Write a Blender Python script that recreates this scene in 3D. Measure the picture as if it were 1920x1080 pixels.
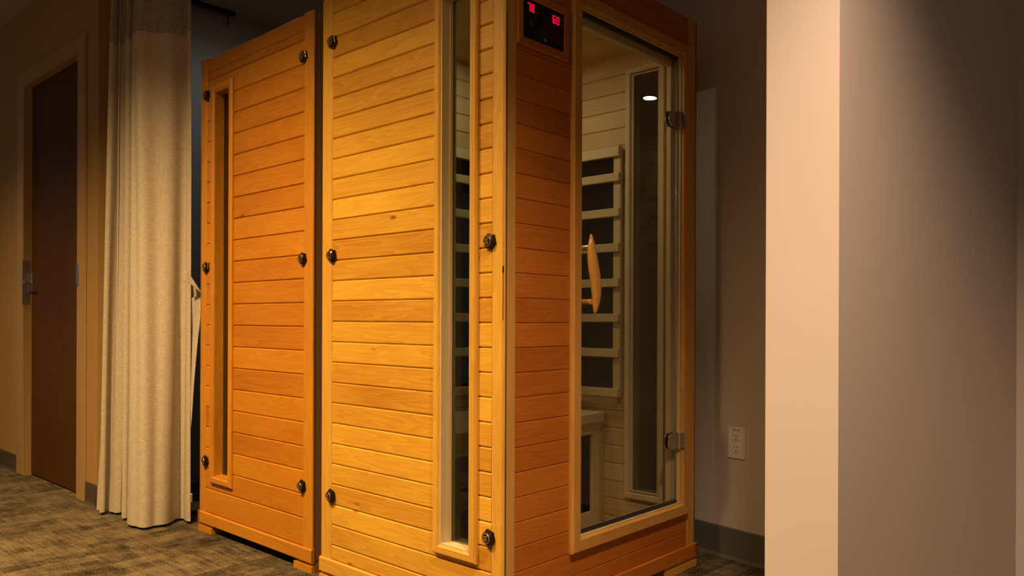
import bpy, bmesh, math, random
from mathutils import Vector, Matrix
random.seed(7)
for o in list(bpy.data.objects): bpy.data.objects.remove(o)
SC = bpy.context.scene
COL = SC.collection
R = math.radians

# ------------------------------------------------------------------ camera, world, lights, exposure
cam = bpy.data.cameras.new('camera'); camo = bpy.data.objects.new('camera', cam); COL.objects.link(camo)
CAM = Vector((-1.4766, -1.375, .8577)); YAW, PITCH, ROLL, FPX, PPY = R(47.582), R(.006), R(.213), 1468.9, 599.0
_h = Vector((math.sin(YAW), math.cos(YAW), 0)); _r = Vector((math.cos(YAW), -math.sin(YAW), 0)); _u = Vector((0, 0, 1))
FW = _h*math.cos(PITCH)+_u*math.sin(PITCH); _u2 = _u*math.cos(PITCH)-_h*math.sin(PITCH)
RT = _r*math.cos(ROLL)+_u2*math.sin(ROLL); UP = _u2*math.cos(ROLL)-_r*math.sin(ROLL)
camo.matrix_world = Matrix(((RT.x, UP.x, -FW.x, CAM.x), (RT.y, UP.y, -FW.y, CAM.y), (RT.z, UP.z, -FW.z, CAM.z), (0, 0, 0, 1)))
cam.sensor_width = 36; cam.lens = FPX/1920*36; cam.shift_y = (PPY-540)/1920; cam.clip_start = .02
SC.camera = camo

CEIL = 2.555
w = bpy.data.worlds.new('world'); SC.world = w; w.use_nodes = True
w.node_tree.nodes['Background'].inputs[0].default_value = (1, .97, .94, 1)
w.node_tree.nodes['Background'].inputs[1].default_value = .088
SC.view_settings.view_transform = 'Standard'; SC.view_settings.look = 'None'
SC.view_settings.exposure = 0.0; SC.view_settings.gamma = 1; SC.view_settings.use_curve_mapping = False

def spot(name, loc, energy, col, angle, blend, size, tgt):
    l = bpy.data.lights.new(name, 'SPOT'); o = bpy.data.objects.new(name, l); COL.objects.link(o)
    l.energy = energy; l.color = col; l.spot_size = R(angle); l.spot_blend = blend; l.shadow_soft_size = size
    o.location = loc; o.rotation_euler = (Vector(tgt)-Vector(loc)).to_track_quat('-Z', 'Y').to_euler()
    return o
LAMP1 = (-1.42, 1.02, CEIL-.03); LAMP3 = (-1.42, -.03, CEIL-.03); LAMP2 = (-.60, -1.06, CEIL-.03); DOOR_FILL = (-1.42, 3.3, CEIL-.03); BAY_FILL = (.62, 2.2, CEIL-.03)
WARM = (1, .67, .31)
spot('downlight_beam', LAMP1, 480, WARM, 136, 1.0, .05, (LAMP1[0]+.05, LAMP1[1]+.05, 0))
spot('downlight_beam', LAMP3, 118, WARM, 138, 1.0, .05, (LAMP3[0]+.05, LAMP3[1]+.05, 0))
spot('downlight_beam', DOOR_FILL, 125, WARM, 122, 1.0, .05, (DOOR_FILL[0], DOOR_FILL[1], 0))  # added fill, unseen: warms the lower part of the left wall
spot('downlight_beam', LAMP2, 330, (1, .71, .48), 102, 1.0, .05, (LAMP2[0], LAMP2[1], 0))

spot('downlight_beam', BAY_FILL, 4.5, (.72, .88, 1), 160, 1.0, .05, (BAY_FILL[0], BAY_FILL[1], 0))  # added dim cool fill, unseen: lifts the teal curtain and back wall

# ------------------------------------------------------------------ pixel helpers (directions only; distance from the surface named)
def ray(u, v): return FW+RT*((u-960)/FPX)-UP*((v-PPY)/FPX)
def un(u, v, ax, val):
    d = ray(u, v); return CAM+d*((val-CAM[ax])/d[ax])

# ------------------------------------------------------------------ materials
def mat(name):
    m = bpy.data.materials.new(name); m.use_nodes = True
    nt = m.node_tree; b = nt.nodes['Principled BSDF']
    return m, nt, b
def N(nt, t, **kw):
    n = nt.nodes.new(t)
    for k, v in kw.items(): setattr(n, k, v)
    return n
def plain(name, c, rough=.6, metal=0, spec=.5, emit=None, estr=0):
    m, nt, b = mat(name)
    b.inputs['Base Color'].default_value = (*c, 1); b.inputs['Roughness'].default_value = rough
    b.inputs['Metallic'].default_value = metal; b.inputs['Specular IOR Level'].default_value = spec
    if emit: b.inputs['Emission Color'].default_value = (*emit, 1); b.inputs['Emission Strength'].default_value = estr
    return m
def wood(name, c_lo, c_hi, rough=.38, vary=.25, spec=.4, knots=True):
    """boards run along local X; every board draws its own offset and tone"""
    m, nt, b = mat(name); L = nt.links.new
    tc = N(nt, 'ShaderNodeTexCoord'); oi = N(nt, 'ShaderNodeObjectInfo')
    off = N(nt, 'ShaderNodeVectorMath', operation='SCALE'); off.inputs[0].default_value = (37, 19, 53); L(oi.outputs['Random'], off.inputs['Scale'])
    add = N(nt, 'ShaderNodeVectorMath', operation='ADD'); L(tc.outputs['Object'], add.inputs[0]); L(off.outputs[0], add.inputs[1])
    mp = N(nt, 'ShaderNodeMapping'); mp.inputs['Scale'].default_value = (1.6, 22, 9); L(add.outputs[0], mp.inputs[0])
    warp = N(nt, 'ShaderNodeTexNoise'); warp.inputs['Scale'].default_value = 1.0; warp.inputs['Detail'].default_value = 2; L(mp.outputs[0], warp.inputs[0])
    # growth rings: bands of the warped noise
    ring = N(nt, 'ShaderNodeMath', operation='MULTIPLY'); ring.inputs[1].default_value = 11; L(warp.outputs['Fac'], ring.inputs[0])
    fr = N(nt, 'ShaderNodeMath', operation='FRACT'); L(ring.outputs[0], fr.inputs[0])
    mp2 = N(nt, 'ShaderNodeMapping'); mp2.inputs['Scale'].default_value = (6, 260, 120); L(add.outputs[0], mp2.inputs[0])
    fine = N(nt, 'ShaderNodeTexNoise'); fine.inputs['Scale'].default_value = 1; fine.inputs['Detail'].default_value = 3; L(mp2.outputs[0], fine.inputs[0])
    mp3 = N(nt, 'ShaderNodeMapping'); mp3.inputs['Scale'].default_value = (2.2, 5, 5); L(add.outputs[0], mp3.inputs[0])
    broad = N(nt, 'ShaderNodeTexNoise'); broad.inputs['Scale'].default_value = 1; broad.inputs['Detail'].default_value = 1; L(mp3.outputs[0], broad.inputs[0])
    def mul(x, k, a=0):
        q = N(nt, 'ShaderNodeMath', operation='MULTIPLY_ADD'); q.inputs[1].default_value = k; q.inputs[2].default_value = a; L(x, q.inputs[0]); return q.outputs[0]
    def addn(x, y):
        q = N(nt, 'ShaderNodeMath', operation='ADD'); L(x, q.inputs[0]); L(y, q.inputs[1]); return q.outputs[0]
    tone = addn(addn(mul(fr.outputs[0], -.32, .30), mul(fine.outputs['Fac'], .35, -.17)), addn(mul(broad.outputs['Fac'], .7, -.35), mul(oi.outputs['Random'], vary*2, .40-vary)))
    rp = N(nt, 'ShaderNodeValToRGB'); rp.color_ramp.elements[0].color = (*c_lo, 1); rp.color_ramp.elements[1].color = (*c_hi, 1); L(tone, rp.inputs[0])
    colr = rp.outputs[0]
    if knots:
        mp4 = N(nt, 'ShaderNodeMapping'); mp4.inputs['Scale'].default_value = (3.2, 9, 9); L(add.outputs[0], mp4.inputs[0])
        vo = N(nt, 'ShaderNodeTexVoronoi'); vo.inputs['Scale'].default_value = 1; L(mp4.outputs[0], vo.inputs[0])
        mr = N(nt, 'ShaderNodeMapRange'); mr.inputs[1].default_value = .02; mr.inputs[2].default_value = .07; L(vo.outputs['Distance'], mr.inputs[0])
        kx = N(nt, 'ShaderNodeMix', data_type='RGBA'); L(mr.outputs[0], kx.inputs['Factor']); kx.inputs['A'].default_value = (c_lo[0]*.45, c_lo[1]*.35, c_lo[2]*.35, 1); L(colr, kx.inputs['B']); colr = kx.outputs['Result']
    L(colr, b.inputs['Base Color']); b.inputs['Roughness'].default_value = rough; b.inputs['Specular IOR Level'].default_value = spec
    bp = N(nt, 'ShaderNodeBump'); bp.inputs['Strength'].default_value = .06; bp.inputs['Distance'].default_value = .002; L(fine.outputs['Fac'], bp.inputs['Height']); L(bp.outputs[0], b.inputs['Normal'])
    return m
def paint(name, c, bump=.04, mott=.04):
    m, nt, b = mat(name); L = nt.links.new
    tc = N(nt, 'ShaderNodeTexCoord'); n = N(nt, 'ShaderNodeTexNoise'); n.inputs['Scale'].default_value = 160; n.inputs['Detail'].default_value = 2; L(tc.outputs['Object'], n.inputs[0])
    n2 = N(nt, 'ShaderNodeTexNoise'); n2.inputs['Scale'].default_value = 2; L(tc.outputs['Object'], n2.inputs[0])
    rp = N(nt, 'ShaderNodeValToRGB'); rp.color_ramp.elements[0].color = (*[x*(1-mott) for x in c], 1); rp.color_ramp.elements[1].color = (*[x*(1+mott) for x in c], 1); L(n2.outputs['Fac'], rp.inputs[0]); L(rp.outputs[0], b.inputs['Base Color'])
    b.inputs['Roughness'].default_value = .75; b.inputs['Specular IOR Level'].default_value = .25
    bp = N(nt, 'ShaderNodeBump'); bp.inputs['Strength'].default_value = bump; bp.inputs['Distance'].default_value = .001; L(n.outputs['Fac'], bp.inputs['Height']); L(bp.outputs[0], b.inputs['Normal'])
    return m
def fabric(name, c1, c2, scale=420, rough=.9, net=False, trans=.15):
    m, nt, b = mat(name); L = nt.links.new
    tc = N(nt, 'ShaderNodeTexCoord')
    mp = N(nt, 'ShaderNodeMapping'); mp.inputs['Scale'].default_value = (1, 1, .12); L(tc.outputs['Object'], mp.inputs[0])
    n = N(nt, 'ShaderNodeTexNoise'); n.inputs['Scale'].default_value = scale; n.inputs['Detail'].default_value = 2; L(mp.outputs[0], n.inputs[0])
    mpb = N(nt, 'ShaderNodeMapping'); mpb.inputs['Scale'].default_value = (.12, .12, 1); L(tc.outputs['Object'], mpb.inputs[0])
    n2 = N(nt, 'ShaderNodeTexNoise'); n2.inputs['Scale'].default_value = scale; n2.inputs['Detail'].default_value = 2; L(mpb.outputs[0], n2.inputs[0])
    mx = N(nt, 'ShaderNodeMath', operation='ADD'); L(n.outputs['Fac'], mx.inputs[0]); L(n2.outputs['Fac'], mx.inputs[1])
    hf = N(nt, 'ShaderNodeMath', operation='MULTIPLY_ADD'); hf.inputs[1].default_value = 1.2; hf.inputs[2].default_value = -.7; L(mx.outputs[0], hf.inputs[0])
    rp = N(nt, 'ShaderNodeValToRGB'); rp.color_ramp.elements[0].color = (*c1, 1); rp.color_ramp.elements[1].color = (*c2, 1); L(hf.outputs[0], rp.inputs[0]); L(rp.outputs[0], b.inputs['Base Color'])
    b.inputs['Roughness'].default_value = rough; b.inputs['Specular IOR Level'].default_value = .1
    bp = N(nt, 'ShaderNodeBump'); bp.inputs['Strength'].default_value = .12; bp.inputs['Distance'].default_value = .001; L(mx.outputs[0], bp.inputs['Height']); L(bp.outputs[0], b.inputs['Normal'])
    if net:
        vo = N(nt, 'ShaderNodeTexVoronoi', feature='DISTANCE_TO_EDGE'); vo.inputs['Scale'].default_value = 190; L(tc.outputs['Object'], vo.inputs[0])
        lt = N(nt, 'ShaderNodeMath', operation='LESS_THAN'); lt.inputs[1].default_value = .19; L(vo.outputs['Distance'], lt.inputs[0]); L(lt.outputs[0], b.inputs['Alpha'])
    return m
def glass(name, tint):
    m = bpy.data.materials.new(name); m.use_nodes = True; nt = m.node_tree; L = nt.links.new
    nt.nodes.remove(nt.nodes['Principled BSDF']); out = nt.nodes['Material Output']
    ge = N(nt, 'ShaderNodeNewGeometry'); ior = N(nt, 'ShaderNodeMath', operation='MULTIPLY_ADD'); ior.inputs[1].default_value = -(1.5-1/1.5); ior.inputs[2].default_value = 1.5; L(ge.outputs['Backfacing'], ior.inputs[0])
    fr = N(nt, 'ShaderNodeFresnel'); L(ior.outputs[0], fr.inputs['IOR'])
    tr = N(nt, 'ShaderNodeBsdfTransparent'); tr.inputs[0].default_value = (*tint, 1)
    gl = N(nt, 'ShaderNodeBsdfGlossy'); gl.inputs['Roughness'].default_value = .01
    mx = N(nt, 'ShaderNodeMixShader'); L(fr.outputs[0], mx.inputs[0]); L(tr.outputs[0], mx.inputs[1]); L(gl.outputs[0], mx.inputs[2]); L(mx.outputs[0], out.inputs[0])
    return m
def carpet(name):
    m, nt, b = mat(name); L = nt.links.new
    tc = N(nt, 'ShaderNodeTexCoord')
    def blocks(scale, row, width, seed):
        mp = N(nt, 'ShaderNodeMapping'); mp.inputs['Location'].default_value = (seed, seed*.7, 0); L(tc.outputs['Object'], mp.inputs[0])
        br = N(nt, 'ShaderNodeTexBrick'); br.inputs['Scale'].default_value = scale; br.inputs['Mortar Size'].default_value = 0; br.inputs['Brick Width'].default_value = width; br.inputs['Row Height'].default_value = row
        br.inputs['Color1'].default_value = (0, 0, 0, 1); br.inputs['Color2'].default_value = (1, 1, 1, 1); br.offset = .37; L(mp.outputs[0], br.inputs[0]); return br.outputs['Color']
    b1 = blocks(4.1, .95, 1.0, 1.3); b2 = blocks(7.3, .55, 1.5, 4.1)
    s1 = N(nt, 'ShaderNodeMapping'); s1.inputs['Scale'].default_value = (5, 95, 1); L(tc.outputs['Object'], s1.inputs[0])
    st = N(nt, 'ShaderNodeTexNoise'); st.inputs['Scale'].default_value = 1; st.inputs['Detail'].default_value = 2; L(s1.outputs[0], st.inputs[0])
    s2 = N(nt, 'ShaderNodeMapping'); s2.inputs['Scale'].default_value = (70, 6, 1); L(tc.outputs['Object'], s2.inputs[0])
    st2 = N(nt, 'ShaderNodeTexNoise'); st2.inputs['Scale'].default_value = 1; st2.inputs['Detail'].default_value = 2; L(s2.outputs[0], st2.inputs[0])
    pile = N(nt, 'ShaderNodeTexNoise'); pile.inputs['Scale'].default_value = 260; pile.inputs['Detail'].default_value = 3; L(tc.outputs['Object'], pile.inputs[0])
    def ma(x, k, a):
        q = N(nt, 'ShaderNodeMath', operation='MULTIPLY_ADD'); q.inputs[1].default_value = k; q.inputs[2].default_value = a; L(x, q.inputs[0]); return q.outputs[0]
    def ad(x, y):
        q = N(nt, 'ShaderNodeMath', operation='ADD'); L(x, q.inputs[0]); L(y, q.inputs[1]); return q.outputs[0]
    sel = N(nt, 'ShaderNodeMix', data_type='FLOAT'); L(b1, sel.inputs['Factor']); L(st.outputs['Fac'], sel.inputs['A']); L(st2.outputs['Fac'], sel.inputs['B'])
    blot = N(nt, 'ShaderNodeTexNoise'); blot.inputs['Scale'].default_value = 13; blot.inputs['Detail'].default_value = 4; blot.inputs['Roughness'].default_value = .7; L(tc.outputs['Object'], blot.inputs[0])
    t = ad(ad(ma(b1, .20, .10), ma(b2, .26, -.06)), ad(ad(ma(sel.outputs['Result'], .85, -.42), ma(blot.outputs['Fac'], 1.0, -.5)), ma(pile.outputs['Fac'], 1.8, -.86)))
    rp = N(nt, 'ShaderNodeValToRGB'); rp.color_ramp.elements[0].color = (.018, .013, .007, 1); rp.color_ramp.elements[1].color = (.33, .245, .13, 1); L(t, rp.inputs[0]); L(rp.outputs[0], b.inputs['Base Color'])
    b.inputs['Roughness'].default_value = .95; b.inputs['Specular IOR Level'].default_value = .1
    bp = N(nt, 'ShaderNodeBump'); bp.inputs['Strength'].default_value = .5; bp.inputs['Distance'].default_value = .004; L(pile.outputs['Fac'], bp.inputs['Height']); L(bp.outputs[0], b.inputs['Normal'])
    return m
M = dict(
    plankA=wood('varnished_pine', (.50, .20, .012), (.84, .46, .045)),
    trimF=wood('varnished_front_trim', (.46, .20, .035), (.70, .37, .085), vary=.12, knots=False),
    trimA=wood('varnished_pine_trim', (.52, .23, .02), (.80, .44, .06), vary=.12, knots=False),
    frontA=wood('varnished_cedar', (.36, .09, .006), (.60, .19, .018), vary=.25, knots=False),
    plankB=wood('varnished_red_pine', (.42, .12, .004), (.68, .27, .012)),
    trimB=wood('varnished_red_pine_trim', (.45, .15, .008), (.69, .30, .022), vary=.12, knots=False),
    inner=wood('raw_hemlock', (.45, .28, .10), (.66, .46, .20), rough=.6, spec=.2),
    innertrim=wood('raw_hemlock_trim', (.55, .40, .18), (.70, .53, .27), rough=.6, spec=.2, vary=.1, knots=False),
    doorwood=wood('dark_door_veneer', (.07, .025, .003), (.12, .044, .006), rough=.6, spec=.15, vary=.05, knots=False),
    handle=wood('oiled_handle_wood', (.62, .27, .05), (.78, .40, .09), rough=.22, spec=.6, vary=.05, knots=False),
    tan=paint('tan_wall_paint', (.46, .26, .08)), taupe=paint('taupe_wall_paint', (.63, .53, .455)), ceil=paint('ceiling_paint', (.52, .42, .30)),
    backp=paint('grey_wall_paint', (.42, .40, .38)),
    frame=plain('tan_door_frame', (.47, .28, .095), .5), base=plain('rubber_baseboard', (.085, .058, .032), .55), baser=plain('charcoal_rubber_baseboard', (.13, .115, .095), .55),
    carpet=carpet('carpet_tile'), glass=glass('clear_glass', (.95, .97, .955)), wglass=glass('tinted_window_glass', (.66, .71, .68)),
    black=plain('black_heater_cloth', (.004, .004, .004), .9, spec=.05), panel=plain('black_gloss_panel', (.004, .004, .005), .08, spec=.5),
    bronze=plain('antique_bronze', (.055, .028, .015), .22, .85), brass=plain('worn_brass', (.55, .38, .18), .35, .8),
    chrome=plain('chrome', (.62, .6, .58), .12, 1), steel=plain('satin_steel', (.62, .60, .55), .3, 1), seal=plain('black_rubber_seal', (.012, .013, .013), .4),
    clear=plain('clear_seal_strip', (.45, .47, .44), .12, spec=.8),
    red=plain('red_led', (.2, 0, .02), .5, emit=(1, .0, .045), estr=1.25), dimred=plain('dim_red_button', (.16, .02, .04), .5), grey=plain('grey_print', (.05, .055, .055), .5), white=plain('white_print', (.55, .55, .42), .5),
    plastic=plain('white_plastic', (.80, .76, .70), .4), dark=plain('dark_slot', (.02, .018, .015), .6), lampwhite=plain('lamp_lens', (.9, .9, .9), .5, emit=(1, .86, .62), estr=370),
    cream=fabric('cream_curtain_cloth', (.43, .355, .25), (.70, .59, .435)), net=fabric('curtain_net', (.34, .28, .21), (.50, .42, .33), net=True),
    teal=fabric('teal_curtain_cloth', (.20, .32, .38), (.32, .45, .52)), tag=plain('white_label', (.75, .72, .66), .6), tagred=plain('red_label_print', (.55, .06, .03), .6),
    lens=plain('downlight_lens', (.9, .9, .85), .5, emit=(1, .75, .45), estr=6), roofw=plain('plywood', (.42, .26, .12), .7),
)

# ------------------------------------------------------------------ object helpers
def tag(o, label=None, cat=None, group=None, kind=None):
    if label: o['label'] = label
    if cat: o['category'] = cat
    if group: o['group'] = group
    if kind: o['kind'] = kind
    return o
def empty(name, loc, rz=0):
    o = bpy.data.objects.new(name, None); COL.objects.link(o); o.location = loc; o.rotation_euler = (0, 0, rz); o.empty_display_size = .1; return o
def link(name, me, m, parent=None, mx=None):
    o = bpy.data.objects.new(name, me); COL.objects.link(o)
    if m is not None and not me.materials: me.materials.append(M[m])
    if parent is not None: o.parent = parent
    if mx is not None: o.matrix_basis = mx
    return o
def from_bm(name, bm, m, parent=None, mx=None, smooth=False):
    bmesh.ops.recalc_face_normals(bm, faces=bm.faces)
    me = bpy.data.meshes.new(name); bm.to_mesh(me); bm.free()
    if smooth:
        for p in me.polygons: p.use_smooth = True
    return link(name, me, m, parent, mx)
def bx(bm, a, b):
    v = [bm.verts.new((x, y, z)) for x in (a[0], b[0]) for y in (a[1], b[1]) for z in (a[2], b[2])]
    for f in ((0, 1, 3, 2), (4, 6, 7, 5), (0, 4, 5, 1), (2, 3, 7, 6), (0, 2, 6, 4), (1, 5, 7, 3)): bm.faces.new([v[i] for i in f])
def box(name, a, b, m, parent=None, bevel=0):
    bm = bmesh.new(); bx(bm, a, b)
    if bevel: bmesh.ops.bevel(bm, geom=bm.edges[:], offset=bevel, segments=2, affect='EDGES')
    return from_bm(name, bm, m, parent)
def boxes(name, lst, m, parent=None):
    bm = bmesh.new()
    for a, b in lst: bx(bm, a, b)
    return from_bm(name, bm, m, parent)
def prism(bm, pts, d0, d1, fn):
    """pts 2D outline; fn(p, d) -> 3D"""
    A = [bm.verts.new(fn(p, d0)) for p in pts]; B = [bm.verts.new(fn(p, d1)) for p in pts]; n = len(pts)
    bm.faces.new(A[::-1]); bm.faces.new(B)
    for i in range(n): bm.faces.new((A[i], A[(i+1) % n], B[(i+1) % n], B[i]))
AX = {'x': Vector((1, 0, 0)), 'y': Vector((0, 1, 0)), 'z': Vector((0, 0, 1))}
_cache = {}
def frame_mx(o, U, N_):
    V = N_.cross(U)
    return Matrix(((U.x, V.x, N_.x, o[0]), (U.y, V.y, N_.y, o[1]), (U.z, V.z, N_.z, o[2]), (0, 0, 0, 1)))
def board(name, a, b, length, normal, m, parent, ch=.0, mitre=0):
    """box a..b (parent space) as a board: grain along axis `length`, face towards `normal` (Vector), long edges chamfered by ch.
    mitre=+1/-1: ends cut at 45 degrees, long edge on the +V/-V side"""
    a = Vector(a); b = Vector(b); c = (a+b)/2; s = b-a
    U = AX[length]; V = normal.cross(U)
    L = abs(s.dot(U)); W_ = abs(s.dot(V)); T = abs(s.dot(normal))
    key = (round(L, 4), round(W_, 4), round(T, 4), ch, mitre, m)
    me = _cache.get(key)
    if me is None:
        w_, t = W_/2, T/2; c_ = min(ch, w_*.8, T*.8)
        sec = [(-w_, -t), (w_, -t), (w_, t-c_), (w_-c_, t), (-w_+c_, t), (-w_, t-c_)] if c_ > 0 else [(-w_, -t), (w_, -t), (w_, t), (-w_, t)]
        bm = bmesh.new()
        def xe(y): return L/2-((w_-y) if mitre > 0 else (w_+y) if mitre < 0 else 0)
        A = [bm.verts.new((-xe(y), y, z)) for y, z in sec]; B = [bm.verts.new((xe(y), y, z)) for y, z in sec]; n = len(sec)
        bm.faces.new(A[::-1]); bm.faces.new(B)
        for i in range(n): bm.faces.new((A[i], A[(i+1) % n], B[(i+1) % n], B[i]))
        bmesh.ops.recalc_face_normals(bm, faces=bm.faces)
        me = bpy.data.meshes.new(name); bm.to_mesh(me); bm.free(); me.materials.append(M[m]); _cache[key] = me
    return link(name, me, m, parent, frame_mx(c, U, normal))
def mitred(name, ax, lo, hi, z0, z1, wd, d0, d1, normal, m, parent, ch=.004):
    """picture frame of four mitred boards: outer rectangle lo..hi along axis ax, z0..z1; wd = (side, bottom, top) widths equal"""
    def P(s, z, d): return (s, d, z) if ax == 'x' else (d, s, z)
    def sgn(U, inner):   # which V side is the outer (long) edge
        V = normal.cross(AX[U]); return 1 if V.dot(Vector(inner)) < 0 else -1
    e = AX[ax]
    board(name, P(lo, z0, d0), P(lo+wd, z1, d1), 'z', normal, m, parent, ch, sgn('z', e))
    board(name, P(hi-wd, z0, d0), P(hi, z1, d1), 'z', normal, m, parent, ch, sgn('z', -e))
    board(name, P(lo, z0, d0), P(hi, z0+wd, d1), ax, normal, m, parent, ch, sgn(ax, AX['z']))
    board(name, P(lo, z1-wd, d0), P(hi, z1, d1), ax, normal, m, parent, ch, sgn(ax, -AX['z']))
def tube(bm, pts, r, n=10, cap=True):
    rings = []
    for i, p in enumerate(pts):
        p = Vector(p); t = (Vector(pts[min(i+1, len(pts)-1)])-Vector(pts[max(i-1, 0)])).normalized()
        s = t.cross(Vector((0, 0, 1)) if abs(t.z) < .9 else Vector((1, 0, 0))).normalized(); q = t.cross(s)
        rr = r[i] if isinstance(r, (list, tuple)) else r
        rings.append([bm.verts.new(p+(s*math.cos(2*math.pi*k/n)+q*math.sin(2*math.pi*k/n))*rr) for k in range(n)])
    for A, B in zip(rings, rings[1:]):
        for k in range(n): bm.faces.new((A[k], A[(k+1) % n], B[(k+1) % n], B[k]))
    if cap: bm.faces.new(rings[0][::-1]); bm.faces.new(rings[-1])
def lathe(bm, prof, n, fn, phase=0):
    """prof list of (radius, height, optional sides shape); fn(x,y,h)->3D"""
    rings = []
    for rr, hh in prof:
        rings.append([bm.verts.new(fn(rr*math.cos(2*math.pi*k/n+phase), rr*math.sin(2*math.pi*k/n+phase), hh)) for k in range(n)])
    for A, B in zip(rings, rings[1:]):
        for k in range(n): bm.faces.new((A[k], A[(k+1) % n], B[(k+1) % n], B[k]))
    bm.faces.new(rings[0][::-1]); bm.faces.new(rings[-1])

# ------------------------------------------------------------------ the room
XL = -.1164; YB = 2.74
WU = Vector((.168, .9858, 0)); WN = Vector((.9858, -.168, 0)); WP = Vector((1.164, .087, 0))      # right wall: along, away from the room, a point on it
def wallbox(name, u0, u1, n0, n1, z0, z1, m, org, parent=None, bevel=0):
    o = box(name, (u0, n0, z0), (u1, n1, z1), m, parent, bevel)
    o.matrix_basis = Matrix(((WU.x, WN.x, 0, org.x), (WU.y, WN.y, 0, org.y), (0, 0, 1, org.z), (0, 0, 0, 1)))
    return o
tag(box('floor', (-6, -4.5, -.1), (3.2, 6.2, 0), 'carpet'), kind='structure')
tag(box('ceiling', (-6, -4.5, CEIL), (3.2, 6.2, CEIL+.12), 'ceil'), kind='structure')
DY0, DY1, DZ = 2.644, 3.461, 2.118                       # door leaf in the left wall
tag(boxes('wall_left', [((XL, 2.423, 0), (XL+.13, DY0, CEIL)), ((XL, DY1, 0), (XL+.13, 6.2, CEIL)), ((XL, DY0, DZ), (XL+.13, DY1, CEIL))], 'tan'), kind='structure')
tag(box('wall_back', (XL+.13, YB, 0), (1.9, YB+.12, CEIL), 'backp'), kind='structure')
tag(wallbox('wall_right', -2.6, 2.8, 0, .14, 0, CEIL, 'taupe', WP), kind='structure')
FIN = CAM+ray(1572.5, 599)*1.55; FIN.z = 0
finL = (WP-FIN).dot(WN); fu = (FIN-WP).dot(WU)
tag(wallbox('wall_partition', fu, fu+.166, -finL, 0, 0, CEIL, 'taupe', WP), kind='structure')
def basestrip(name, m, fn, u0, u1, h):
    bm = bmesh.new(); prism(bm, [(0, 0), (.012, 0), (.006, .012), (.004, h-.004), (.002, h), (0, h)], u0, u1, fn)
    return tag(from_bm(name, bm, m), kind='structure')
basestrip('baseboard_right', 'baser', lambda p, d: WP+WU*d-WN*p[0]+Vector((0, 0, p[1])), fu+.166, 2.5, .111)
basestrip('baseboard_left', 'base', lambda p, d: Vector((XL-p[0], d, p[1])), DY1+.102, 6.2, .095)
basestrip('baseboard_left', 'base', lambda p, d: Vector((XL-p[0], d, p[1])), 2.423, DY0-.088, .097)

# door_1: leaf set back in a painted steel frame, three hinges, latch plate
door = tag(empty('door_1', (XL, (DY0+DY1)/2, 0)), kind='structure')
tag(door, 'dark brown flush door in the tan wall left of the curtain', 'door')
dl = lambda y: y-(DY0+DY1)/2
board('door_leaf', (.030, dl(DY0+.004), .008), (.072, dl(DY1-.004), DZ-.003), 'z', Vector((-1, 0, 0)), 'doorwood', door)
fr_ = Vector((-1, 0, 0))
for nm, a, b in (('frame_post', (-.012, dl(2.556), 0), (.001, dl(DY0)+.008, DZ+.075)), ('frame_post', (-.012, dl(DY1)-.008, 0), (.001, dl(3.563), DZ+.075)), ('frame_head', (-.012, dl(DY0), DZ-.006), (.001, dl(DY1), DZ+.075))):
    box(nm, a, b, 'frame', door, .003)
boxes('frame_reveal', [((0, dl(DY1)-.010, 0), (.075, dl(DY1), DZ)), ((0, dl(DY0), 0), (.028, dl(DY0)+.003, DZ)), ((0, dl(DY0), DZ-.004), (.075, dl(DY1), DZ))], 'frame', door)
for z in (1.875, 1.063, .27):
    bm = bmesh.new(); tube(bm, [(.019, dl(DY0)+.012, z-.055), (.019, dl(DY0)+.012, z+.055)], .007, 10)
    bx(bm, (.024, dl(DY0)+.006, z-.05), (.0295, dl(DY0)+.036, z+.05))
    if z == 1.063: bx(bm, (-.016, dl(DY0)-.022, z-.05), (-.011, dl(DY0)+.004, z+.05))
    from_bm('hinge', bm, 'steel', door)
bm = bmesh.new(); bx(bm, (-.015, dl(DY1)-.012, .93), (.02, dl(DY1)-.006, 1.17)); bx(bm, (.02, dl(DY1)-.05, 1.0), (.0295, dl(DY1)-.02, 1.1)); tube(bm, [(.03, dl(DY1)-.035, 1.05), (-.02, dl(DY1)-.035, 1.05), (-.022, dl(DY1)-.1, 1.05)], .008, 8)
from_bm('latch', bm, 'steel', door)

# ------------------------------------------------------------------ bronze cap (shared mesh): hexagonal rim, dome, raised ornament
def cap_mesh():
    bm = bmesh.new(); f = lambda x, y, h: (x, y, h)
    lathe(bm, [(.0235, 0), (.0235, .003), (.021, .0065), (.0165, .0085)], 6, f, R(15))
    lathe(bm, [(.0175, .006), (.0165, .0105), (.0125, .0135), (.006, .0152), (.001, .0156)], 20, f)
    me = bpy.data.meshes.new('cover_cap'); bmesh.ops.recalc_face_normals(bm, faces=bm.faces); bm.to_mesh(me); bm.free(); me.materials.append(M['bronze'])
    b2 = bmesh.new()
    n = 22                                    # ring and strokes of the relief
    pts = [(.0125*math.cos(2*math.pi*k/n), .0125*math.sin(2*math.pi*k/n), .0135) for k in range(n+1)]; tube(b2, pts, .0013, 6)
    for x in (-.005, 0, .005):
        tube(b2, [(x, -.006, .0150), (x, .006, .0152)], .0014, 6)
    tube(b2, [(-.0075, .0062, .0146), (.001, .0062, .0149)], .0010, 6); tube(b2, [(.003, .005, .0150), (.0075, -.005, .0147)], .0010, 6)
    me2 = bpy.data.meshes.new('cap_relief'); bmesh.ops.recalc_face_normals(b2, faces=b2.faces); b2.to_mesh(me2); b2.free(); me2.materials.append(M['brass'])
    return me, me2
CAP, CAPR = cap_mesh()

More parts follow.
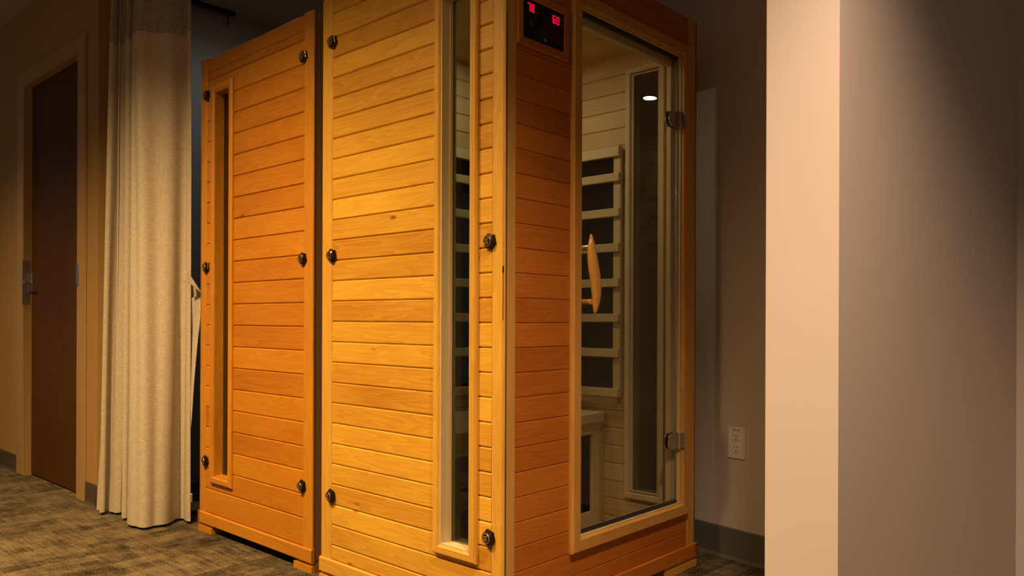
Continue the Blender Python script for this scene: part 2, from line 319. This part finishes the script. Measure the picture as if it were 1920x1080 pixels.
# ------------------------------------------------------------------ a one-person sauna cabin; local frame: front face y=0, x 0..W, depth D
W, H, WT = .982, 1.90, .045
Z_BASE, Z_RAIL, Z_TOP = .033, .080, 1.845
def sauna(name, root, D, pitch, g0, planks, trim, front, lit):
    vx, vy, vz = AX['x'], AX['y'], AX['z']
    grooves = [g0-pitch*k for k in range(40)]
    zs = [Z_TOP]+[z for z in grooves if Z_RAIL+.03 < z < Z_TOP-.03]+[Z_RAIL]
    wy0, wy1, wz0, wz1 = .122, .241, .232, 1.755          # window opening in both sides
    cw = .026                                             # casing width
    for side in (0, 1):
        n = -vx if side == 0 else vx
        X = (lambda d: d) if side == 0 else (lambda d: W-d)      # d = depth inwards from the outer face
        core = boxes('side_wall', [tuple(sorted_box((X(.009), a, z0), (X(.036), b, z1))) for a, b, z0, z1 in (
            (.012, wy0, Z_BASE+.004, H-.004), (wy1, D-.012, Z_BASE+.004, H-.004), (wy0, wy1, Z_BASE+.004, wz0), (wy0, wy1, wz1, H-.004))], 'roofw', root)
        def bd(nm, d0, d1, y0, y1, z0, z1, ln, m, ch=.003, par=root, nn=n):
            a, b = sorted_box((X(d0), y0, z0), (X(d1), y1, z1)); return board(nm, a, b, ln, nn, m, par, ch)
        bd('stile', 0, .0085, .0, .047, Z_RAIL, H, 'z', trim); bd('stile', 0, .0085, D-.057, D, Z_RAIL, H, 'z', trim)
        bd('base_rail', -.005, .0085, -.006, D+.003, Z_BASE, Z_RAIL, 'y', trim)
        bd('top_rail', .004, .009, .047, D-.057, Z_TOP, H, 'y', planks)
        for zt, zb in zip(zs, zs[1:]):
            g = .0006
            bot, top = zb < wz0-.02, zt > wz1+.025
            if zt <= wz0-.005 or zb >= wz1+.02:      # full boards above and below the window
                bd('plank', .0025, .0095, .0475, D-.0575, zb+g, zt-g, 'y', planks, .0035, core)
            else:
                bd('plank', .0025, .0095, .0475, wy0, zb+g, zt-g, 'y', planks, .0035, core)
                bd('plank', .0025, .0095, wy1, D-.0575, zb+g, zt-g, 'y', planks, .0035, core)
                if zt > wz1+.005: bd('plank', .0025, .0095, wy0, wy1, max(zb, wz1)+g, zt-g, 'y', planks, .0035, core)
                if zb < wz0-.005: bd('plank', .0025, .0095, wy0, wy1, zb+g, min(zt, wz0)-g, 'y', planks, .0035, core)
        d0, d1 = X(-.010), X(.003)
        mitred('window_casing', 'y', wy0-cw, wy1+cw, wz0-cw, wz1+cw, cw, min(d0, d1), max(d0, d1), n, trim, root, .005)
        # lining of the window hole, the pane
        for a, b, ln in (((X(-.004), wy0, wz0), (X(.048), wy0+.004, wz1), 'z'), ((X(-.004), wy1-.004, wz0), (X(.048), wy1, wz1), 'z'), ((X(-.004), wy0, wz0), (X(.048), wy1, wz0+.004), 'y'), ((X(-.004), wy0, wz1-.004), (X(.048), wy1, wz1), 'y')):
            a, b = sorted_box(a, b); board('window_lining', a, b, ln, (vy if ln == 'z' else vz), 'innertrim' if lit else trim, root)
        for a, b in (((X(.024), wy1-.009, wz0+.004), (X(.033), wy1-.004, wz1-.004)), ((X(.0395), wy1-.009, wz0+.004), (X(.046), wy1-.004, wz1-.004))):
            a, b = sorted_box(a, b); board('glazing_bead', a, b, 'z', n, 'innertrim' if lit else trim, root)
        a, b = sorted_box((X(.0335), wy0+.004, wz0+.004), (X(.039), wy1-.004, wz1-.004)); box('window_pane', a, b, 'wglass', root)
        # inner lining boards and casing
        for zt, zb in zip(zs, zs[1:]):
            zb = max(zb, .10)
            for y0, y1 in (((WT, D-WT),) if (zt <= wz0 or zb >= wz1) else ((WT, wy0), (wy1, D-WT))):
                bd('lining_plank', .0365, .0445, y0, y1, zb+.0006, zt-.0006, 'y', 'inner', .003, core, -n)
        d0, d1 = X(.044), X(.056)
        mitred('inner_casing', 'y', wy0-cw, wy1+.022, wz0-cw, wz1+cw, cw-.004, min(d0, d1), max(d0, d1), -n, 'innertrim', root, .003)
        for z in (1.752, 1.062, .286):
            for y in (.052, D-.058):
                q = X(-.0002); o = link('cover_cap', CAP, None, root, frame_mx((q, y, z), vz, n))
                link('cap_relief', CAPR, None, o, Matrix.Identity(4))
    # front wall
    ox0, ox1, oz0, oz1 = .313, .881, .233, 1.757
    core = boxes('front_wall', [((.012, .009, Z_BASE+.004), (ox0, .036, H-.004)), ((ox1, .009, Z_BASE+.004), (W-.012, .036, H-.004)), ((ox0, .009, Z_BASE+.004), (ox1, .036, oz0)), ((ox0, .009, oz1), (ox1, .036, H-.004))], 'roofw', root)
    n = -vy
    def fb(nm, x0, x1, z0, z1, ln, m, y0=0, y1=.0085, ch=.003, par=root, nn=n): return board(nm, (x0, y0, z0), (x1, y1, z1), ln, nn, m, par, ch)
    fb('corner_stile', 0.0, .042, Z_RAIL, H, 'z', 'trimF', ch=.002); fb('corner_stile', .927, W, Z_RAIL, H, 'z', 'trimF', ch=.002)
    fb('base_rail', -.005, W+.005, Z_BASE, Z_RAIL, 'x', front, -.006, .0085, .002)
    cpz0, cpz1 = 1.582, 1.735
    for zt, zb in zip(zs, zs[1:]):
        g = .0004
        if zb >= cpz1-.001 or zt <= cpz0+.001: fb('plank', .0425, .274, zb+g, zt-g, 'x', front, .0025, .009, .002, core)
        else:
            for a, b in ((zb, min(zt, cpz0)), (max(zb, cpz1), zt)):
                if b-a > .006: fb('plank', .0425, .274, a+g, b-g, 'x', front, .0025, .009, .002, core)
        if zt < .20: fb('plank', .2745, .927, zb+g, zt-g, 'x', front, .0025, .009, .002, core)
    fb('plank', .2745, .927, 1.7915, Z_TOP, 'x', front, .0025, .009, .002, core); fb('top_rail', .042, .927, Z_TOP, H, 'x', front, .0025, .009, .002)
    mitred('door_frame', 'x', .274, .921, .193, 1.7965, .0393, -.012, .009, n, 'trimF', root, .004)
    for a, b, ln, nn in (((ox0, .002, oz0), (ox0+.003, .046, oz1), 'z', vx), ((ox1-.003, .002, oz0), (ox1, .046, oz1), 'z', -vx), ((ox0, .002, oz1-.003), (ox1, .046, oz1), 'x', -vz), ((ox0, .002, oz0), (ox1, .046, oz0+.003), 'x', vz)):
        board('door_lining', a, b, ln, nn, 'innertrim', root)
    for a, b, ln in (((ox0+.003, .028, oz0), (ox0+.018, .046, oz1), 'z'), ((ox1-.022, .028, oz0), (ox1-.003, .046, oz1), 'z'), ((ox0, .028, oz1-.034), (ox1, .046, oz1-.003), 'x')):
        board('door_stop', a, b, ln, n, 'innertrim', root, .002)
    # inner front lining
    fb('lining_plank', WT, ox0-.001, .10, Z_TOP, 'z', 'inner', .0365, .0445, par=core, nn=vy); fb('lining_plank', ox1+.001, W-WT, .10, Z_TOP, 'z', 'inner', .0365, .0445, par=core, nn=vy)
    # frameless glass door
    gd = box('glass_door', (ox0+.004, .012, oz0+.006), (ox1-.007, .020, oz1-.006), 'glass', root)
    box('door_seal', (ox0+.004, .009, oz0+.003), (ox1-.007, .023, oz0+.012), 'seal', gd); box('door_seal', (ox0+.004, .009, oz1-.012), (ox1-.007, .023, oz1-.003), 'seal', gd)
    bm = bmesh.new(); tube(bm, [(ox1-.006, .016, oz0+.012), (ox1-.006, .016, oz1-.012)], .0035, 10); from_bm('edge_strip', bm, 'clear', gd, smooth=True)
    for z in (1.538, .448):
        bm = bmesh.new(); c = .868
        pts = [(c, z-.027)]+[(c-.034-.021*math.sin(t), z-.027*math.cos(t)) for t in [R(a) for a in range(0, 181, 15)]]+[(c, z+.027)]
        prism(bm, pts, .006, .0115, lambda p, d: (p[0], d, p[1])); prism(bm, pts, .0205, .026, lambda p, d: (p[0], d, p[1]))
        bmesh.ops.bevel(bm, geom=bm.edges[:], offset=.001, segments=1, affect='EDGES')
        hg = from_bm('hinge', bm, 'chrome', gd)
        bm = bmesh.new(); tube(bm, [(c+.005, .003, z-.027), (c+.005, .003, z+.027)], .008, 12); from_bm('hinge_barrel', bm, 'chrome', root, smooth=False)
        bm = bmesh.new(); bx(bm, (c+.0105, -.012, z-.027), (c+.0128, .02, z+.027)); bx(bm, (c+.0105, -.0155, z-.027), (c+.017, -.0121, z+.027)); from_bm('hinge_plate', bm, 'chrome', root)
    # leaf-shaped wooden handle, outside and inside, on two pegs
    hx, hz = .350, .988
    for s, y in ((-1, -.022), (1, .054)):
        bm = bmesh.new(); rings = []; K = 22
        for i in range(K+1):
            t = -1+2*i/K; e = max(.03, (1-abs(t)**2.1))
            hw = .021*e**.75+.0008; ht = .0125*e**.6+.0008
            cx = hx+.010*t*-1*.9+.006*math.sin(t*math.pi)*-1; cy = y+s*(.006*(1-t*t))
            rings.append([bm.verts.new((cx+hw*math.cos(2*math.pi*k/14), cy+ht*math.sin(2*math.pi*k/14), hz+t*.116)) for k in range(14)])
        for A, B in zip(rings, rings[1:]):
            for k in range(14): bm.faces.new((A[k], A[(k+1) % 14], B[(k+1) % 14], B[k]))
        bm.faces.new(rings[0][::-1]); bm.faces.new(rings[-1])
        ho = from_bm('handle', bm, 'handle', gd, smooth=True)
    for z in (hz+.078, hz-.078):
        bm = bmesh.new(); tube(bm, [(hx-.004, -.020, z), (hx-.004, .0118, z)], .008, 12); tube(bm, [(hx-.004, .0202, z), (hx-.004, .052, z)], .008, 12); from_bm('handle_peg', bm, 'handle', gd, smooth=False)
    # control panel in a bevelled frame
    mitred('panel_frame', 'x', .043, .262, cpz0, cpz1, .025, -.004, .009, n, trim if False else front, root, .004)
    cp = tag(box('control_panel', (.066, -.001, 1.605), (.239, .0085, 1.712), 'panel', root), 'glossy black control panel with red digits')
    seg = {'a': (0, 1, 1, 1), 'b': (1, .5, 1, 1), 'c': (1, 0, 1, .5), 'd': (0, 0, 1, 0), 'e': (0, 0, 0, .5), 'f': (0, .5, 0, 1), 'g': (0, .5, 1, .5)}
    dig = {'7': 'abc', '8': 'abcdefg', '6': 'acdefg', '0': 'abcdef'}
    def digits(txt, x, z, w_, h_, gap):
        bm = bmesh.new(); t = .0011
        for i, ch_ in enumerate(txt):
            for s_ in dig[ch_]:
                a = seg[s_]; x0 = x+i*gap
                bx(bm, (x0+a[0]*w_-t, -.0019, z+a[1]*h_-t), (x0+a[2]*w_+t, -.0009, z+a[3]*h_+t))
        return from_bm('led_digits', bm, 'red', cp)
    digits('78', .085, 1.680, .0085, .019, .0155); digits('60', .190, 1.676, .0085, .019, .0165)
    def disc(nm, x, z, r, m, ring=0):
        bm = bmesh.new(); n_ = 18; f = lambda rr, k, y: (x+rr*math.cos(2*math.pi*k/n_), y, z+rr*math.sin(2*math.pi*k/n_))
        if ring:
            P = [[bm.verts.new(f(rr, k, y)) for k in range(n_)] for rr, y in ((r, -.0009), (r, -.0016), (ring, -.0016), (ring, -.0009))]
            for A, B in zip(P, P[1:]+P[:1]):
                for k in range(n_): bm.faces.new((A[k], A[(k+1) % n_], B[(k+1) % n_], B[k]))
        else: prism(bm, [(f(r, k, 0)[0], f(r, k, 0)[2]) for k in range(n_)], -.0016, -.0009, lambda p, d: (p[0], d, p[1]))
        return from_bm(nm, bm, m, cp)
    disc('power_button', .099, 1.648, .0075, 'dimred'); disc('button_ring', .157, 1.632, .0085, 'grey', .007); disc('button_ring', .190, 1.640, .008, 'grey', .0066); disc('button_ring', .212, 1.640, .008, 'grey', .0066)
    bm = bmesh.new()
    for x, z, w_, h_ in ((.083, 1.664, .004, .006), (.096, 1.662, .006, .003), (.112, 1.664, .003, .006), (.100, 1.632, .008, .003), (.202, 1.663, .003, .008), (.206, 1.625, .012, .003)): bx(bm, (x, -.0015, z), (x+w_, -.0009, z+h_))
    from_bm('panel_print', bm, 'grey', cp)
    bm = bmesh.new(); prism(bm, [(.152, 1.622), (.1545, 1.6145), (.157, 1.622), (.1555, 1.622), (.1545, 1.6185), (.1535, 1.622)], -.0016, -.0009, lambda p, d: (p[0], d, p[1])); prism(bm, [(.158, 1.6145), (.1605, 1.622), (.163, 1.6145), (.1615, 1.6145), (.1605, 1.618), (.1595, 1.6145)], -.0016, -.0009, lambda p, d: (p[0], d, p[1])); from_bm('panel_mark', bm, 'white', cp)
    # back wall, roof, floor, feet
    bw = box('back_wall', (.012, D-.036, Z_BASE+.004), (W-.012, D-.004, H-.004), 'roofw', root)
    for zt, zb in zip(zs, zs[1:]): board('lining_plank', (WT, D-.0445, max(zb, .10)+.0006), (W-WT, D-.0365, zt-.0006), 'x', n, 'inner', bw, .003)
    rf = box('roof', (.037, .037, Z_TOP), (W-.037, D-.037, H-.006), 'roofw', root)
    nb = 9
    for i in range(nb): board('ceiling_plank', (WT+(W-2*WT)*i/nb+.0006, WT, Z_TOP-.008), (WT+(W-2*WT)*(i+1)/nb-.0006, D-WT, Z_TOP-.0002), 'y', -vz, 'inner', rf, .003)
    fl = box('cabin_floor', (.037, .037, Z_BASE+.004), (W-.037, D-.037, .085), 'roofw', root)
    for i in range(10): board('floor_plank', (WT, WT+(D-2*WT)*i/10+.0006, .0852), (W-WT, WT+(D-2*WT)*(i+1)/10-.0006, .10), 'x', vz, 'inner', fl, .002)
    for x0, x1 in ((.004, .19), (W-.19, W-.004)):
        for y0, y1 in ((.002, .10), (D-.10, D-.002)):
            bm = bmesh.new(); bx(bm, (x0-.008, y0-.006, 0), (x1+.008, y1+.006, Z_BASE))
            bmesh.ops.bevel(bm, geom=[e for e in bm.edges if all(v.co.z > .02 for v in e.verts)], offset=.010, segments=3, affect='EDGES')
            from_bm('foot', bm, trim, root)
    # infrared heater panels: black sheet behind horizontal slats in a light frame
    def heater(ax, lo, hi, dface, sgn, par):
        nn = (-vx if sgn < 0 else vx) if ax == 'y' else -vy
        def P(s, z, d): return (dface+sgn*d, s, z) if ax == 'y' else (s, dface+sgn*d, z)
        def b2(nm, s0, s1, z0, z1, e0, e1, ln, m, pr):
            a, b = sorted_box(P(s0, z0, e0), P(s1, z1, e1)); return board(nm, a, b, ln, nn, m, pr, .002)
        hp = b2('heater_panel', lo+.01, hi-.01, .585, 1.485, .001, .008, ax, 'black', par)
        inv = hp.matrix_basis.inverted()
        def sub(*a):
            o = b2(*a); o.matrix_basis = inv @ o.matrix_basis; return o
        for s0, s1 in ((lo, lo+.032), (hi-.032, hi)): sub('heater_frame', s0, s1, .574, 1.497, .0082, .024, 'z', 'innertrim', hp)
        zz = [.574]+[.720+.1295*k for k in range(6)]+[1.459]
        for z in zz: sub('heater_slat', lo, hi, z, z+.031 if z < 1.4 else 1.497, .0245, .037, ax, 'innertrim', hp)
    heater('y', .272, .72, W-WT, -1, root); heater('y', .272, .72, WT, 1, root); heater('x', .16, W-.16, D-WT, -1, root)
    # bench across the back
    by = .352
    bm = bmesh.new(); rr = .045
    o2 = [(WT+.002, D-WT-.001), (WT+.002, by-.02+rr)]+[(WT+.002+rr-rr*math.cos(R(a)), by-.02+rr-rr*math.sin(R(a))) for a in range(15, 91, 15)]+[(W-WT-.002-rr+rr*math.sin(R(a)), by-.02+rr-rr*math.cos(R(a))) for a in range(0, 91, 15)]+[(W-WT-.002, D-WT-.001)]
    prism(bm, o2, .482, .514, lambda p, d: (p[0], p[1], d)); bn = from_bm('bench_seat', bm, 'innertrim', root)
    board('bench_rail', (WT+.03, by-.003, .452), (W-WT-.03, by+.022, .4815), 'x', n, 'innertrim', bn, .002)
    board('bench_frame', (W-WT-.08, by, .1002), (W-WT-.036, by+.02, .4515), 'z', n, 'innertrim', bn, .002); board('bench_frame', (WT+.036, by, .1002), (WT+.08, by+.02, .4515), 'z', n, 'innertrim', bn, .002)
    board('bench_frame', (WT+.0805, by, .1002), (W-WT-.0805, by+.02, .152), 'x', n, 'innertrim', bn, .002); board('bench_frame', (WT+.0805, by, .436), (W-WT-.0805, by+.02, .4515), 'x', n, 'innertrim', bn, .002)
    board('bench_side', (W-WT-.036, by+.006, .1002), (W-WT-.001, by+.026, .4815), 'z', n, 'inner', bn, .002); board('bench_side', (WT+.001, by+.006, .1002), (WT+.036, by+.026, .4815), 'z', n, 'inner', bn, .002)
    box('bench_heater', (WT+.0805, by+.012, .1525), (W-WT-.0805, by+.018, .4355), 'black', bn)
    # ceiling lamp
    bm = bmesh.new(); lx, ly = .420, .502; f = lambda x, y, h: (lx+x, ly+y, h)
    lathe(bm, [(.034, Z_TOP-.0082), (.034, Z_TOP-.013), (.030, Z_TOP-.0132), (.0265, Z_TOP-.0128)], 28, f); lm = from_bm('ceiling_lamp', bm, 'steel', root)
    bm = bmesh.new(); lathe(bm, [(.026, Z_TOP-.0125), (.026, Z_TOP-.0132), (.002, Z_TOP-.0132)], 28, f); from_bm('lamp_lens', bm, 'lampwhite' if lit else 'plastic', lm)
def sorted_box(a, b): return tuple(min(p, q) for p, q in zip(a, b)), tuple(max(p, q) for p, q in zip(a, b))

rootA = empty('sauna_cabin', (0, 0, 0))
tag(rootA, 'nearer golden pine sauna cabin with the glass door and red digital display', 'sauna', 'infrared sauna cabins')
sauna('sauna_cabin', rootA, .82, .0656, 1.8326, 'plankA', 'trimA', 'frontA', 15.0)
rootB = empty('sauna_cabin', (W+.018, 1.705, 0), math.pi)
tag(rootB, 'farther reddish orange sauna cabin standing beside the cream curtain', 'sauna', 'infrared sauna cabins')
sauna('sauna_cabin', rootB, .806, .0818, 1.812, 'plankB', 'trimB', 'frontA', 0)

# ------------------------------------------------------------------ outlet on the right wall
oc = WP+WU*((Vector((1.135, -.081, 0))-WP).dot(WU))
out = empty('wall_outlet', (oc.x, oc.y, .42)); out.rotation_euler = (0, 0, math.atan2(WU.y, WU.x))   # local x along the wall, local y towards -room... faces local +y
tag(out, 'white duplex wall outlet on the grey wall right of the glass door', 'outlet')
bm = bmesh.new(); bx(bm, (-.0355, 0, -.0565), (.0355, .006, .0565)); bmesh.ops.bevel(bm, geom=bm.edges[:], offset=.002, segments=2, affect='EDGES'); from_bm('cover_plate', bm, 'plastic', out)
for zc in (.0195, -.0195):
    bm = bmesh.new(); pts = [(.0172*math.cos(R(a)), max(-.0142, min(.0142, .0172*math.sin(R(a))))+zc) for a in range(0, 360, 10)]
    prism(bm, pts, .0055, .0078, lambda p, d: (p[0], d, p[1])); rc = from_bm('receptacle', bm, 'plastic', out)
    bm = bmesh.new(); bx(bm, (-.0075, .0077, zc+.001), (-.0053, .0082, zc+.0095)); bx(bm, (.0053, .0077, zc+.002), (.0075, .0082, zc+.0085))
    prism(bm, [(.0026*math.cos(R(a)), zc-.0075+.0026*math.sin(R(a))) for a in range(0, 360, 30)], .0077, .0082, lambda p, d: (p[0], d, p[1])); from_bm('slot', bm, 'dark', rc)
bm = bmesh.new(); lathe(bm, [(.003, .0055), (.003, .0068), (.002, .0075)], 12, lambda x, y, h: (x, h, y)); from_bm('screw', bm, 'plastic', out)
bm = bmesh.new()
for x in (-.013, -.0095, -.006, .003, .0065, .010): bx(bm, (x, .0055, .0435), (x+.0024, .0062, .0475))
from_bm('print_mark', bm, 'dark', out)

# ------------------------------------------------------------------ curtains
def cloth(name, top, bot, z0, z1, m, parent, nz=16, ncol=90, amp=0, thick=.0012, waves=7, phase=0):
    """top/bot: lists of plan points (equal length); surface lofted between them, with pleats"""
    def samp(P, t):
        f_ = t*(len(P)-1); i = min(int(f_), len(P)-2); k = f_-i
        p0, p1, p2, p3 = P[max(i-1, 0)], P[i], P[i+1], P[min(i+2, len(P)-1)]
        return Vector([.5*((2*p1[j])+(-p0[j]+p2[j])*k+(2*p0[j]-5*p1[j]+4*p2[j]-p3[j])*k*k+(-p0[j]+3*p1[j]-3*p2[j]+p3[j])*k**3) for j in (0, 1)])
    bm = bmesh.new(); rows = []
    for j in range(nz+1):
        v = j/nz; z = z0+(z1-z0)*v; row = []
        for i in range(ncol+1):
            t = i/ncol
            p = samp(bot, t).lerp(samp(top, t), v)
            q = samp(bot, min(1, t+.01)).lerp(samp(top, min(1, t+.01)), v)-samp(bot, max(0, t-.01)).lerp(samp(top, max(0, t-.01)), v)
            nrm = Vector((-q.y, q.x)).normalized() if q.length > 1e-6 else Vector((1, 0))
            p = p+nrm*amp*math.sin(2*math.pi*waves*t+phase+.5*math.sin(1.5*z+t*5))
            row.append(bm.verts.new((p.x, p.y, z)))
        rows.append(row)
    for A, B in zip(rows, rows[1:]):
        for i in range(ncol): bm.faces.new((A[i], A[i+1], B[i+1], B[i]))
    o = from_bm(name, bm, m, parent, smooth=True)
    s = o.modifiers.new('thickness', 'SOLIDIFY'); s.thickness = thick; s.offset = 0; s.use_rim = False
    return o
ZN, ZH = 2.03, .012
def fl(u, v, z): p = un(u, v, 2, z); return (p.x, p.y)
def at_y(u, P0, P1):      # plan point on the line P0-P1 seen in image column u
    d = ray(u, 599); e = Vector((P1[0]-P0[0], P1[1]-P0[1])); A = Matrix(((d.x, -e.x), (d.y, -e.y))); k = A.inverted() @ Vector((P0[0]-CAM.x, P0[1]-CAM.y)); return (CAM.x+d.x*k[0], CAM.y+d.y*k[0])
hem = [fl(181, 956, ZH), fl(192, 960, ZH), fl(207, 956, ZH), fl(213, 962, ZH), fl(228, 960, ZH), fl(233, 970, ZH), fl(243, 972, ZH), fl(246, 986, ZH), fl(272, 988, ZH), fl(302, 984, ZH), fl(334, 973, ZH), fl(359, 977, ZH)]
Q0, Q1 = (-.15, 2.26), (-.035, 1.74)
topu = [214, 222, 229, 237, 245, 252, 260, 272, 290, 310, 328, 346]; offs = [.03, -.035, .035, -.04, .035, -.04, .03, -.065, -.06, .0, .055, .02]
topp = []
for u, of in zip(topu, offs):
    p = at_y(u, Q0, Q1); topp.append((p[0]+of*.98, p[1]+of*.2))
cur = empty('curtain', (-.08, 2.0, 0)); tag(cur, 'cream pleated cubicle curtain with a net top hanging by the brown door', 'curtain')
CI = Matrix.Translation((.08, -2.0, 0))
def reparent(o, par): o.parent = par; o.matrix_basis = CI; return o
midp = [tuple(Vector(a).lerp(Vector(b), .94)) for a, b in zip(hem, topp)]
hem2 = [tuple(Vector(a).lerp(Vector(b), .05)) for a, b in zip(hem, topp)]
body = reparent(cloth('curtain_cloth', topp, hem2, .115, ZN, 'cream', None, 18, 170, .010, waves=8), cur)
reparent(cloth('hem', hem2, hem, ZH, .117, 'cream', None, 3, 170, .010, thick=.0022, waves=8), cur)
nettop = []
for i, (u, of) in enumerate(zip(topu, offs)):
    p = at_y(218+(u-214)*(126/132), Q0, Q1); nettop.append((p[0]+of*.8, p[1]+of*.15))
reparent(cloth('net_band', nettop, topp, ZN-.004, CEIL-.03, 'net', None, 6, 170, .010, waves=8), cur)
# the free edge of the cloth turned outwards, cream lining showing
P = lambda u, v, y: un(u, v, 1, y)
bm = bmesh.new()
fold = [P(344, 500, 1.74), P(353, 510, 1.73), P(378, 549, 1.715), P(358, 533, 1.73), P(344, 531, 1.74)]
vs = [bm.verts.new(p) for p in fold]; bm.faces.new(vs)
low = [P(356, 560, 1.79), P(378, 552, 1.75), P(379, 575, 1.75), P(371, 640, 1.76), P(364, 720, 1.78), P(359, 800, 1.79), P(357, 700, 1.80), P(360, 620, 1.795)]
bm.faces.new([bm.verts.new(p) for p in low])
mid = [P(350, 529, 1.80), P(377, 546, 1.765), P(377, 556, 1.765), P(360, 566, 1.80), P(352, 564, 1.81)]
bm.faces.new([bm.verts.new(p) for p in mid])
fo = from_bm('turned_edge', bm, 'cream', None); fo.modifiers.new('thickness', 'SOLIDIFY').thickness = .0015; reparent(fo, cur)
bm = bmesh.new(); a = P(355, 926, 1.745); bx(bm, (a.x, a.y, a.z-.034), (a.x+.012, a.y+.002, a.z)); lb = reparent(from_bm('care_label', bm, 'tag', None), cur)
bm = bmesh.new()
for k in range(3): bx(bm, (a.x+.002, a.y-.0008, a.z-.010-.009*k), (a.x+.011, a.y-.0001, a.z-.006-.009*k))
lo_ = from_bm('label_print', bm, 'tagred', None); lo_.parent = lb
# teal curtain further in, behind the cabin
tc = empty('curtain', (.2, 2.4, 0)); tag(tc, 'dark teal curtain in the gap between cream curtain and orange cabin', 'curtain')
CI = Matrix.Translation((-.2, -2.4, 0))
tp = [(.03+.03*i, 2.36+(.03 if i % 2 else -.03)) for i in range(9)]
reparent(cloth('curtain_cloth', tp, tp, .04, 2.03, 'teal', None, 8, 120), tc)
reparent(cloth('net_band', tp, tp, 2.03, CEIL-.03, 'net', None, 3, 120), tc)
# ceiling track with its last hook
tr = empty('curtain_track', (.5, 2.70, CEIL-.02)); tag(tr, 'dark thin curtain track along the ceiling above the farther cabin', 'track')
bm = bmesh.new(); bx(bm, (-.30, -.012, 0), (.19, .012, .0198)); from_bm('rail', bm, 'seal', tr)
bm = bmesh.new(); tube(bm, [(.150, 0, .002), (.150, 0, -.03), (.158, 0, -.045), (.150, 0, -.058), (.142, 0, -.048)], .004, 8); from_bm('hook', bm, 'seal', tr)
tr2 = empty('curtain_track', (-.09, 2.0, CEIL-.02)); tag(tr2, 'ceiling track that carries the cream curtain', 'track')
bm = bmesh.new(); bx(bm, (-.011, -.9, 0), (.011, .42, .0198)); o = from_bm('rail', bm, 'steel', tr2); o.rotation_euler = (0, 0, math.atan2(.115, .52))

# ------------------------------------------------------------------ ceiling downlights (above the frame; those by the door and in the bay are added fill)
for loc, lab in ((LAMP1, 'round recessed ceiling downlight beside the farther cabin'), (LAMP3, 'round recessed ceiling downlight level with the glass door front'), (DOOR_FILL, 'added unseen ceiling downlight that brightens the wall beside the brown door'), (BAY_FILL, 'added unseen ceiling downlight that brightens the bay behind the farther cabin'), (LAMP2, 'round recessed ceiling downlight before the partition wall')):
    d = empty('downlight', (loc[0], loc[1], CEIL)); tag(d, lab, 'downlight', 'ceiling downlights')
    bm = bmesh.new(); f = lambda x, y, h: (x, y, h)
    n = 32; P_ = [[bm.verts.new((r_*math.cos(2*math.pi*k/n), r_*math.sin(2*math.pi*k/n), z)) for k in range(n)] for r_, z in ((.09, 0), (.088, -.005), (.07, -.006), (.066, 0))]
    for A, B in zip(P_, P_[1:]):
        for k in range(n): bm.faces.new((A[k], A[(k+1) % n], B[(k+1) % n], B[k]))
    from_bm('trim_ring', bm, 'plastic', d)
    bm = bmesh.new(); lathe(bm, [(.065, 0), (.064, -.002), (.002, -.0025)], n, f); from_bm('lens', bm, 'lens', d)
